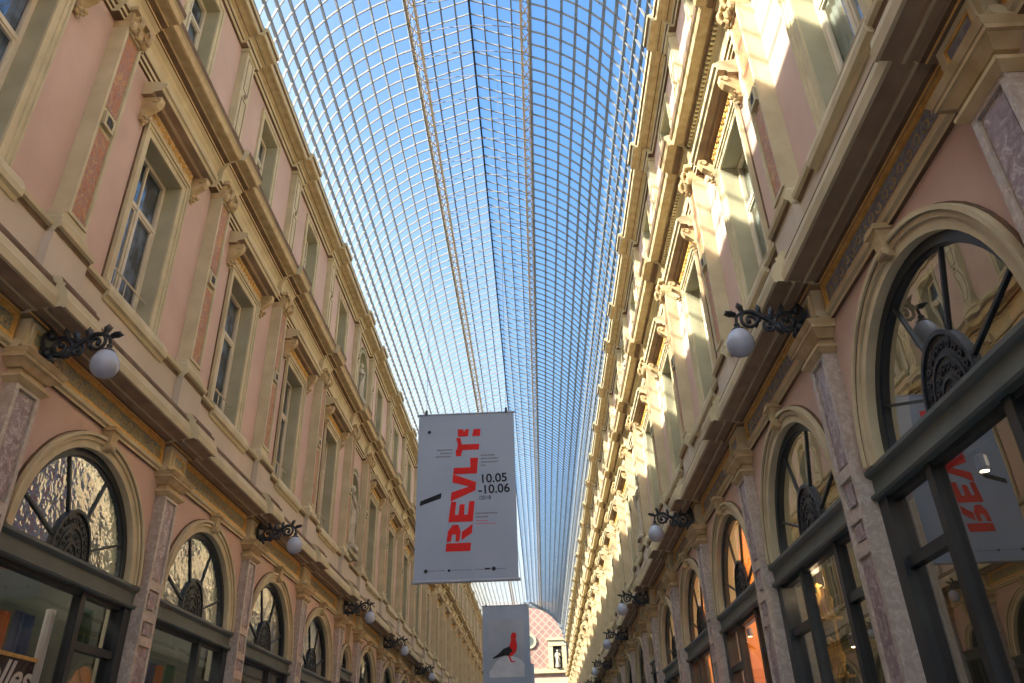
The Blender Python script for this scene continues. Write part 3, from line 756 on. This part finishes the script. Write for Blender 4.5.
# end arch of the vault and the far pavilion
b = MB(1); b.ring(0, ZS, RV - .25, RV + .3, 0, PI, 0, 0.3, 32)
bb = MB(1)
for v in b.v: pass
b2 = MB(1); b2.f, b2.mi, b2.sm = b.f, b.mi, b.sm; b2.v = [(y, YEND - .2 + p, z) for p, y, z in b.v]
b2.build('end_arch', purlinm, roof)

back = MB(1)
back.m = 1
XO = XC
def bq(m, x0, x1, z0, z1, y=YEND + 6): back.m = m; back.hexa([(x0, y, z0), (x1, y, z0), (x1, y + .3, z0), (x0, y + .3, z0)], [(x0, y, z1), (x1, y, z1), (x1, y + .3, z1), (x0, y + .3, z1)])
bq(0, XC - 12, XC + 12, 12.6, 20); bq(1, XC - 12, XC + 12, 0, 12.4); bq(2, XC - 12, XC + 12, 12.3, 12.75, YEND + 5.7)
wb = back.build('wall_back', [lattice, pink, cream]); tag(wb, kind='structure')

# ------------------------------------------------------------------ lamps
def spiral(pc, zc, r0, a0, turns, n=18, shrink=.8): 
    return [(pc + r0 * (1 - shrink * t) * math.cos(a0 + turns * 2 * PI * t), 0, zc + r0 * (1 - shrink * t) * math.sin(a0 + turns * 2 * PI * t)) for t in [k / n for k in range(n + 1)]]
def make_lamp(side):
    X, s = lateral(side)
    L_ = empty('bracket_lamp', (X + s * .2, 0, 5.5))
    w = MB(s); w.plate([(0, -.02), (.09, .05), (.07, .16), (.11, .28), (0, .42), (-.11, .28), (-.07, .16), (-.09, .05)], 0, .04); w.ball((.06, 0, .10), .06, 8); w.ball((.06, 0, .32), .05, 8)
    w.build('wall_plate', iron, L_, smooth=False)
    a = MB(s); a.smooth = True
    a.tube([(.03, 0, .16), (.12, 0, .07), (.22, 0, .06), (.33, 0, .14), (.45, 0, .25), (.58, 0, .33), (.70, 0, .33), (.78, 0, .27), (.79, 0, .18)], [.03, .028, .028, .03, .032, .030, .026, .022, .018], 7)
    a.tube([(.03, 0, .36), (.12, 0, .30), (.24, 0, .30), (.36, 0, .24), (.46, 0, .27)], [.024, .02, .02, .02, .016], 6)
    arm = a.build('arm', iron, L_)
    for (pc, zc, r0, a0, tn, rad, bl) in ((.20, .17, .15, -1.2, 1.5, .024, .036), (.62, .22, .125, 1.8, -1.4, .022, .034), (.40, .13, .08, .8, -1.3, .018, .022), (.09, .14, .08, 2.5, 1.2, .016, .02)):
        c = MB(s); c.smooth = True; c.tube(spiral(pc, zc, r0, a0, tn), rad, 6); c.ball((pc + .2 * r0 * math.cos(a0 + tn * 2 * PI), 0, zc + .2 * r0 * math.sin(a0 + tn * 2 * PI)), bl, 6); c.build('scroll', iron, arm)
    for (pp, zz, dp, dz) in ((.50, .31, .02, .10), (.70, .35, .05, .09), (.80, .30, .11, .03), (.30, .14, -.02, -.10), (.10, .06, .03, -.08), (.36, .28, .0, .09), (.52, .22, .03, -.09), (.25, .31, -.03, .10)):
        f = MB(s); f.smooth = True
        f.ball((pp, 0, zz), .035, 6)
        for y in (-.03, 0, .03):
            f.tube([(pp, y * .2, zz), (pp + dp * .5 - dz * .15, y, zz + dz * .5), (pp + dp, y * 1.3, zz + dz)], [.026, .026, .006], 5)
        f.build('leaf', iron, arm)
    k = MB(s); k.lathe([(.02, .19), (.035, .17), (.03, .13), (.05, .12), (.075, .10), (.08, .075)], (.79, 0), 14); k.build('cap', iron, L_)
    g_ = MB(s); g_.smooth = True
    g_.lathe([(.07, .085), (.085, .075), (.105, .055), (.108, .045), (.125, .028), (.128, .015), (.142, -.005), (.145, -.02), (.158, -.045), (.162, -.085), (.155, -.13), (.135, -.175), (.10, -.21), (.05, -.232), (.01, -.238)], (.79, 0), 24)
    g_.build('globe', opal, L_)
    return L_
LAMP_Y = [PIL[2], PIL[4], PIL[6]] + [PIL[7] + BAY * k for k in (1, 3, 5, 7, 9, 11, 13)]
for side in ('left', 'right'):
    X, s = lateral(side)
    base = make_lamp(side)
    for k, y in enumerate(LAMP_Y):
        o = base if k == 0 else copy_tree(base)
        o.location = (X + s * .17, y + DY[side], 5.60); o.scale = (.88, .92, .92)
        wall = 'shaded' if side == 'left' else 'sunlit'
        wh = 'largest and nearest' if k == 0 else f'{WORD[k]} from the near end'
        tag(o, f'black scroll bracket lamp, white globe, on {wall} facade, {wh}', 'wall lamp', 'bracket lamps along the arcade')

# ------------------------------------------------------------------ banners
def rect_plate(b, x0, x1, z0, z1, y0, y1): b.hexa([(x0, y0, z0), (x1, y0, z0), (x1, y1, z0), (x0, y1, z0)], [(x0, y0, z1), (x1, y0, z1), (x1, y1, z1), (x0, y1, z1)])
def poly_xz(b, pts, y0, y1):
    a = [b.P(x, y0, z) for x, z in pts]; c = [b.P(x, y1, z) for x, z in pts]; n = len(pts)
    b.F(*a[::-1]); b.F(*c)
    for k in range(n): b.F(a[k], a[(k + 1) % n], c[(k + 1) % n], c[k])
BW, BH = 1.66, 2.88
def banner_base(loc):
    e = empty('banner', loc)     # origin: middle of the lower edge
    b = MB(1); b.v = []
    n = 12; 
    for side_y in (-.004, .004):
        pass
    rect_plate(b, -BW / 2, BW / 2, 0, BH, -.004, .004); b.build('cloth', bannerw, e)
    for z_, r_b in ((0, .028), (BH, .018)):
        t = MB(1); t.tube([(-BW / 2 - .03, 0, z_), (BW / 2 + .03, 0, z_)], r_b, 8); t.build('rod', steel, e)
    for x in (-BW / 2 + .13, BW / 2 - .13):
        h = MB(1); h.box(x - .02, x + .02, -.03, .03, BH - .01, BH + .08); cl_ = h.build('clamp', iron, e)
        h = MB(1); h.tube([(x, 0, BH + .07), (x, 0, BH + 8.3)], .003, 4); h.build('hanging_cable', iron, cl_)
    return e
BY1 = 13.55; BZ1 = 1.6 + .227 * BY1 - .01
e = banner_base((-1.20, BY1, BZ1)); e.scale = (1.087, 1, 1.087); tag(e, 'large pale banner with red vertical lettering hanging in the middle of the arcade', 'banner', 'banners hung down the middle of the arcade')
# red lettering, reading upward.  u runs up the banner, v across (0 = left edge of the letters)
fy0, fy1 = -.010, -.004
def letters(b, shapes, u0, v0, du, dv, lean=0.0):
    """shapes in unit box (u along text, v down across the letter height)"""
    for pts in shapes:
        q = []
        for (u, v) in pts:
            U = u0 + u * du; V = v0 + v * dv
            q.append((V + lean * (U), U))
        poly_xz(b, q, fy0, fy1)
# unit box: u 0..1 along reading direction, v 0 = top of the letter, 1 = its foot
Rr = [[(0, 0), (.30, 0), (.30, 1), (0, 1)], [(.36, 0), (.75, .02), (.98, .18), (.98, .42), (.74, .54), (.36, .52), (.36, .36), (.62, .36), (.62, .20), (.36, .18)], [(.40, .60), (.70, .58), (1.0, 1), (.66, 1)]]
Ee = [[(0, 0), (.34, 0), (.34, 1), (0, 1)], [(.34, 0), (1, .03), (1, .24), (.34, .24)], [(.34, .38), (.86, .40), (.86, .60), (.34, .62)], [(.34, .76), (1, .78), (1, 1), (.34, 1)]]
Vv = [[(-.08, 0), (.30, 0), (.56, .78), (.50, 1), (.36, 1)], [(.52, .80), (.74, 0), (1.10, 0), (.72, 1), (.46, 1)]]
Ll = [[(0, 0), (.40, 0), (.40, 1), (0, 1)], [(.40, .70), (1, .66), (1, 1), (.40, 1)]]
Tt = [[(0, .05), (.36, 0), (.36, .30), (0, .26)], [(.34, .05), (.66, .08), (.66, 1), (.34, 1)], [(.64, .08), (1.05, -.02), (1.05, .16), (.64, .26)]]
Dd = [[(0, .05), (.9, 0), (.9, .22), (.6, .30), (.9, .36), (.85, .50), (0, .48)], [(0, .66), (.85, .70), (.85, 1), (0, 1)]]
t = MB(1)
ub, vb = .47, -.36
seq = [(Rr, .44), (Ee, .34), (Vv, .40), (Ll, .28), (Tt, .32), (Dd, .15)]
u = ub
for shp_, du in seq:
    letters(t, shp_, u, -.37, du, .40, lean=.085); u += du + .04
t.build('red_lettering', redink, e)
def text_obj(body, size, x, z, mat, parent, rot=0.0, shear=0.0, name='lettering', align='LEFT', y=-.006, ex=.002):
    cu = bpy.data.curves.new(name, 'FONT'); cu.body = body; cu.size = size; cu.extrude = ex; cu.shear = shear; cu.align_x = align; cu.offset = size * .018 if size > .15 else 0
    cu.materials.append(mat)
    tmp = bpy.data.objects.new(name, cu); C.objects.link(tmp); bpy.context.view_layer.update()
    me = bpy.data.meshes.new_from_object(tmp.evaluated_get(bpy.context.evaluated_depsgraph_get())); bpy.data.objects.remove(tmp)
    o = bpy.data.objects.new(name, me); C.objects.link(o); o.parent = parent; o.location = (x, y, z)
    o.rotation_euler = (Matrix.Rotation(rot, 3, 'Y') @ Matrix.Rotation(R(90), 3, 'X')).to_euler()
    return o
text_obj('10.05', .21, .23, 1.60, blackink, e, rot=R(-2), name='date_lettering')
text_obj('-10.06', .21, .20, 1.41, blackink, e, rot=R(-2), name='date_lettering')
text_obj('/2018', .09, .21, 1.31, blackink, e, rot=R(-2), name='date_lettering')
k = MB(1)     # blocks of tiny illegible lines
for (x, z, w, m_) in ((-.50, 2.20, .27, 0), (-.44, 2.14, .21, 0), (-.52, 2.08, .29, 0), (.25, 2.08, .24, 0), (.25, 2.02, .32, 0), (.25, 1.96, .32, 0), (.25, 1.90, .11, 0), (.16, 1.07, .36, 0), (.16, 1.01, .22, 0)):
    n = int(w / .03)
    for j in range(n): rect_plate(k, x + j * .03, x + j * .03 + .022, z, z + .022, fy0 + .002, fy1)
for (x, w) in ((-.60, .28), (-.24, .34), (.14, .30), (.45, .20)):
    for j in range(int(w / .03)): rect_plate(k, x + j * .03, x + j * .03 + .018, .165, .18, fy0 + .002, fy1)
k.build('small_print', greyink, e)
k = MB(1)
for (x, z, w) in ((.16, .95, .22), (.16, .90, .34)):
    for j in range(int(w / .03)): rect_plate(k, x + j * .03, x + j * .03 + .018, z, z + .012, fy0 + .002, fy1)
k.build('red_small_print', redink, e)
k = MB(1); poly_xz(k, [(-.76, 1.32), (-.77, 1.24), (-.42, 1.36), (-.41, 1.45)], fy0, fy1)
k.ring(-.64, 2.60, 0.001, .03, 0, 2 * PI, 0, .003, 10) if False else None
for (cx, cz, r0) in ((-.64, 2.55, .03), (-.64, .17, .03), (-.27, .17, .022), (.44, .175, .032)): poly_xz(k, [(cx + r0 * math.cos(a), cz + r0 * math.sin(a)) for a in [2 * PI * j / 12 for j in range(12)]], fy0, fy1)
rect_plate(k, .30, .38, .165, .19, fy0, fy1)
k.build('black_marks', blackink, e)

def bird_banner(Y, label, detail=True):
    e = banner_base((-1.24, Y, BZ1 - .08)); e.scale = (1.087, 1, 1.087); tag(e, label, 'banner', 'banners hung down the middle of the arcade')
    if not detail: return e
    bg = mat_noise('print_grey_ground', (0.36, 0.42, 0.49), (0.46, 0.51, 0.57), .9, .85)
    b = MB(1); rect_plate(b, -.62, .62, .48, 2.40, -.008, -.004); pic = b.build('printed_picture', bg, e)
    pale = mat_noise('print_pale_stone', (0.56, 0.61, 0.66), (0.66, 0.70, 0.74), 3, .85)
    b = MB(1); poly_xz(b, [(-.60 + .0, .50), (.60, .50), (.60, .72)] + [(.08 + .62 * math.cos(a), .62 + .56 * math.sin(a)) for a in [PI * j / 12 for j in range(2, 12)]] + [(-.60, .7)], -.010, -.008); b.build('printed_plinth', pale, pic)
    y0, y1 = -.0145, -.0105
    b = MB(1); poly_xz(b, [(-.48, 1.14), (-.30, 1.25), (-.10, 1.42), (.12, 1.50), (.26, 1.42), (.24, 1.26), (.10, 1.18), (-.05, 1.20), (-.22, 1.16), (-.46, 1.10)], y0, y1); b.build('printed_wing', blackink, pic)
    b = MB(1); poly_xz(b, [(.10, 1.50), (.16, 1.68), (.16, 1.86), (.22, 1.95), (.30, 1.95), (.36, 1.88), (.34, 1.72), (.38, 1.50), (.34, 1.32), (.22, 1.20), (.06, 1.14), (.12, 1.26), (.22, 1.34)], y0 - .003, y1 - .001)
    poly_xz(b, [(.06, 1.18), (.12, 1.18), (.18, 1.02), (.30, 1.00), (.30, .97), (.14, .98)], y0 - .003, y1 - .001); b.build('printed_bird_breast', redink, pic)
    b = MB(1)
    for (x, w) in ((-.62, .40), (.34, .28)): rect_plate(b, x, x + w, .20, .225, -.008, -.004)
    b.build('small_print', greyink, e)
    return e
bird_banner(31.4, 'pale banner showing a red-breasted dark pigeon, hanging beyond the lettered banner')
bird_banner(48.6, 'plain pale banner edge showing behind the pigeon banner', False)

# ------------------------------------------------------------------ far pavilion details
oc = MB(1)
def xz_ring(b, cx, cz, r0, r1, y0, y1, n=20):
    A = []
    for k in range(n):
        a = 2 * PI * k / n; c, s_ = math.cos(a), math.sin(a)
        A.append([b.P(cx + r0 * c, y0, cz + r0 * s_), b.P(cx + r0 * c, y1, cz + r0 * s_), b.P(cx + r1 * c, y1, cz + r1 * s_), b.P(cx + r1 * c, y0, cz + r1 * s_)])
    for k in range(n):
        for j in range(4): b.F(A[k][j], A[k][(j + 1) % 4], A[(k + 1) % n][(j + 1) % 4], A[(k + 1) % n][j])
we = empty(nwin(), (XC, YEND + 5.9, 15.7)); tag(we, kind='structure')
b = MB(1); xz_ring(b, 0, 0, .55, .8, -.05, .15); b.build('window_frame', cream, we)
b = MB(1); b.poly([(.56 * math.cos(2 * PI * k / 20), 0, .56 * math.sin(2 * PI * k / 20)) for k in range(20)]); b.build('pane', green, we)
we = empty(nwin(), (XC + 3.1, YEND + 5.9, 12.8)); tag(we, kind='structure')
b = MB(1)
rect_plate(b, -1.0, -.5, 0, 2.7, -.2, .2); rect_plate(b, .5, 1.0, 0, 2.7, -.2, .2); rect_plate(b, -1.0, 1.0, 2.3, 2.9, -.25, .2); rect_plate(b, -1.15, 1.15, 2.9, 3.1, -.4, .2)
b.build('window_frame', cream, we)
b = MB(1); rect_plate(b, -.5, .5, 0, 2.3, .02, .06); b.build('pane', darkroom, we)
st = statue_mesh(1, 1.7).build('statue', statuem, None, loc=(XC + 3.1, YEND + 5.75, 12.95)); st.rotation_euler = (0, 0, R(-90))
tag(st, 'small pale statue in the square niche of the far pink gable', 'statue')

# ------------------------------------------------------------------ shop contents
e = empty('shop_sign', (XL - .26, by_c(2) + .02, 2.5)); tag(e, 'dark shop sign with white script lettering low behind the first window of the shaded side', 'sign')
b = MB(1); b.box(-.02, 0, -1.2, .16, 0, .42); b.build('board', blackcloth, e)
b = MB(1); b.box(-.03, .01, -1.22, .18, .42, .46); b.build('top_rail', gold, e)
me_o = text_obj('dentelles', .42, 0, 0, whitepaint, e, shear=.35, name='script_lettering', align='RIGHT')
me_o.rotation_euler = (R(90), 0, R(90)); me_o.location = (.006, .12, .10)
def cloth(x, y, z0, z1, w, mat, label, name='hanging_cloth', cat='cloth'):
    b = MB(1); n = 14
    for k in range(n):
        ya, yb = y - w / 2 + w * k / n, y - w / 2 + w * (k + 1) / n; pa, pb = x + .04 * math.sin(k * 1.7), x + .04 * math.sin((k + 1) * 1.7)
        t = .012
        b.hexa([(pa, ya, z0), (pa + t, ya, z0), (pb + t, yb, z0), (pb, yb, z0)], [(pa, ya * .7 + y * .3, z1), (pa + t, ya * .7 + y * .3, z1), (pb + t, yb * .7 + y * .3, z1), (pb, yb * .7 + y * .3, z1)])
    o = b.build(name, mat); tag(o, label, cat, 'cloths hung in the shop windows'); return o
cloth(XL - .38, 8.72, 1.6, 3.40, .50, bluecloth, 'blue cloth hung behind the first shop window of the shaded side')
cloth(XL - .36, 8.34, 1.7, 3.35, .16, orangecloth, 'narrow orange cloth left of the blue one in the first shaded shop window')
cloth(XL - .38, 7.95, 1.7, 3.3, .5, greencloth, 'green cloth at the near end of the first shaded shop window')
cloth(XL - .30, 9.05, 1.2, 3.50, .12, whitepaint, 'slim white drape beside the mullion of the first shaded shop window')
cloth(XL - .32, 9.75, 3.2, 3.65, .6, greencloth, 'green cloth beyond the mullion of the first shaded shop window')
cloth(XL - .4, 11.9, 1.2, 3.3, .45, bluecloth, 'blue cloth in the second shop window of the shaded side')
cloth(XL - .4, 12.25, 1.2, 3.3, .16, orangecloth, 'orange cloth between blue and green in the second shaded shop window')
cloth(XL - .4, 12.6, 1.2, 3.35, .4, greencloth, 'green cloth at the far end of the second shaded shop window')
cloth(XR + .75, 4.9, 4.1, 5.0, 1.1, orangecloth, 'orange drape seen through the big fan window above the nearest sunlit-side shop')
# gilded display rack in the second shop of the sunlit side
def gilt_rack(x, y, z, label):
    e = empty('gilded_display', (x, y, z)); tag(e, label, 'display', 'gilded displays in the sunlit-side shop')
    b = MB(1)
    for zz in (0, .62): b.box(-.10, .10, -.38, .38, zz, zz + .03)
    for yy in (-.38, .36): b.box(-.02, .01, yy, yy + .02, 0, 1.3)
    b.build('shelf', gold, e)
    for zz in (.03, .65):
        for k in range(6):
            o = MB(1); o.smooth = True; h = .30 + .05 * (k % 3)
            o.lathe([(.05, 0), (.055, .02), (.02, .05), (.045, .12), (.06, .2), (.03, .26), (.02, h), (.035, h + .02), (.01, h + .05)], (0, 0), 10)
            q = o.build('gilded_vase', gold); q.location = (x, y - .31 + k * .125, z + zz + .002); tag(q, f'small gilded vase, {WORD[k]} from the near end of the {"lower" if zz < .1 else "upper"} rack shelf', 'vase', 'gilded vases on display')
gilt_rack(XR + .34, 9.93, 2.55, 'gilded shelf rack of vases high behind the second large sunlit-side window')
# ------------------------------------------------------------------ light
SUN = Vector((1.0, 0.50, -0.72)).normalized()      # travel direction
sd = bpy.data.lights.new('sun', 'SUN'); sd.energy = 14.0; sd.angle = R(0.6); sd.color = (1.0, 0.90, 0.74)
so = bpy.data.objects.new('sun', sd); C.objects.link(so); so.rotation_euler = SUN.to_track_quat('-Z', 'Y').to_euler(); so.location = (-20, -10, 30)

w = bpy.data.worlds.new('sky'); bpy.context.scene.world = w; w.use_nodes = True; nt = w.node_tree; nt.nodes.clear()
out = nt.nodes.new('ShaderNodeOutputWorld'); bgd = nt.nodes.new('ShaderNodeBackground')
tc = nt.nodes.new('ShaderNodeTexCoord'); sx = nt.nodes.new('ShaderNodeSeparateXYZ'); nt.links.new(tc.outputs['Generated'], sx.inputs[0])
rp = ramp(nt, [(0.0, (0.52, 0.66, 0.78)), (0.30, (0.30, 0.56, 0.90)), (0.70, (0.17, 0.40, 0.86)), (1.0, (0.14, 0.32, 0.76))])
nt.links.new(sx.outputs['Z'], rp.inputs['Fac'])
dt = nt.nodes.new('ShaderNodeVectorMath'); dt.operation = 'DOT_PRODUCT'; dt.inputs[1].default_value = tuple(-SUN)
nrm = nt.nodes.new('ShaderNodeVectorMath'); nrm.operation = 'NORMALIZE'; nt.links.new(tc.outputs['Generated'], nrm.inputs[0]); nt.links.new(nrm.outputs[0], dt.inputs[0])
hm = nt.nodes.new('ShaderNodeMapRange'); hm.inputs['From Min'].default_value = 0.0; hm.inputs['From Max'].default_value = 1.0; hm.inputs['To Min'].default_value = 0.0; hm.inputs['To Max'].default_value = 1.0
nt.links.new(dt.outputs['Value'], hm.inputs['Value'])
hp = nt.nodes.new('ShaderNodeMath'); hp.operation = 'POWER'; hp.inputs[1].default_value = 4.0; nt.links.new(hm.outputs[0], hp.inputs[0])
mixc = nt.nodes.new('ShaderNodeMix'); mixc.data_type = 'RGBA'; mixc.blend_type = 'ADD'; mixc.inputs['Factor'].default_value = 1.0
hc = nt.nodes.new('ShaderNodeVectorMath'); hc.operation = 'SCALE'; hc.inputs[0].default_value = (1.0, 0.93, 0.80); 
hs = nt.nodes.new('ShaderNodeMath'); hs.operation = 'MULTIPLY'; hs.inputs[1].default_value = 3.2; nt.links.new(hp.outputs[0], hs.inputs[0]); nt.links.new(hs.outputs[0], hc.inputs['Scale'])
nt.links.new(rp.outputs['Color'], mixc.inputs['A']); nt.links.new(hc.outputs[0], mixc.inputs['B'])
nt.links.new(mixc.outputs['Result'], bgd.inputs['Color']); bgd.inputs['Strength'].default_value = 1.0
nt.links.new(bgd.outputs[0], out.inputs['Surface'])

# shop lamps (warm interiors on the sunlit side) and added fill lights
def spot_fixture(x, y, z, label):
    e = empty('ceiling_spotlight', (x, y, z)); tag(e, label, 'spotlight', 'lit spotlights inside the shops')
    b = MB(1); b.lathe([(.035, .0), (.05, .03), (.05, .12), (.02, .14)], (0, 0), 12); b.build('housing', steel, e)
    b = MB(1); b.lathe([(.034, -.004), (.034, .002)], (0, 0), 12); b.build('bulb', warmlamp, e)
    return e
def warm(x, y, z, energy, col=(1.0, 0.74, 0.42), r=.25):
    l = bpy.data.lights.new('shop_lamp_and_fill', 'POINT'); l.energy = energy; l.color = col; l.shadow_soft_size = r
    o = bpy.data.objects.new('shop_lamp_and_fill', l); C.objects.link(o); o.location = (x, y, z)
by = [b_[0] for b_ in BAYS]
for k, en in ((3, 210), (4, 200), (5, 170), (7, 150)):
    warm(XR + 1.6, by[k], 4.6, en)
warm(XR + 1.8, by[2], 3.6, 40); warm(XR + 1.8, by[1], 4.2, 22, (1, .75, .5))
warm(XL - .9, by[2], 4.6, 60, (1, .9, .75)); warm(XL - .9, by[3], 4.6, 60, (1, .9, .75))  # unseen fill lights added to brighten the shaded-side shop interiors
warm(XR + .30, 9.75, 3.65, 4, (1, .75, .45), .05)  # small unseen light added to brighten the gilded rack
SP = [(3.60, 6.02, 3.67, 'small lit spotlight behind the large nearest sunlit-side shop window, beside the reflected banner'),
      (3.40, 9.05, 2.80, 'lit spotlight beyond the marble pilaster, in the second sunlit-side shop window'),
      (3.42, 13.42, 3.59, 'lit spotlight high in the first orange shop, nearer of its pair'),
      (3.42, 13.82, 3.57, 'lit spotlight high in the first orange shop, farther of its pair')]
for x_, y_, z_, lb in SP: spot_fixture(x_, y_, z_, lb)

# ------------------------------------------------------------------ camera
import math as _m
cx, cy, v1, v2 = 512, 341.5, (545, 785.0), (468, -1020.0)
f = _m.sqrt(-((v1[0] - cx) * (v2[0] - cx) + (v1[1] - cy) * (v2[1] - cy)))
Yc = Vector((v1[0] - cx, -(v1[1] - cy), -f)).normalized(); Zc = Vector((v2[0] - cx, -(v2[1] - cy), -f)).normalized(); Xc = Yc.cross(Zc)
M = Matrix((Xc, Yc, Zc))      # rows: world axes in camera coordinates -> camera to world
cam = bpy.data.cameras.new('camera'); cam.sensor_width = 36; cam.lens = f / 1024 * 36; cam.clip_end = 400; cam.clip_start = .05
co = bpy.data.objects.new('camera', cam); C.objects.link(co); co.matrix_world = M.to_4x4(); co.location = (0, 0, 1.6)
sc = bpy.context.scene; sc.camera = co
sc.view_settings.view_transform = 'Standard'; sc.view_settings.look = 'None'; sc.view_settings.gamma = 1; sc.view_settings.exposure = 0.37
sc.view_settings.use_curve_mapping = False
sc.cycles.max_bounces = 10; sc.cycles.diffuse_bounces = 5; sc.cycles.transparent_max_bounces = 16
sc.cycles.use_denoising = True
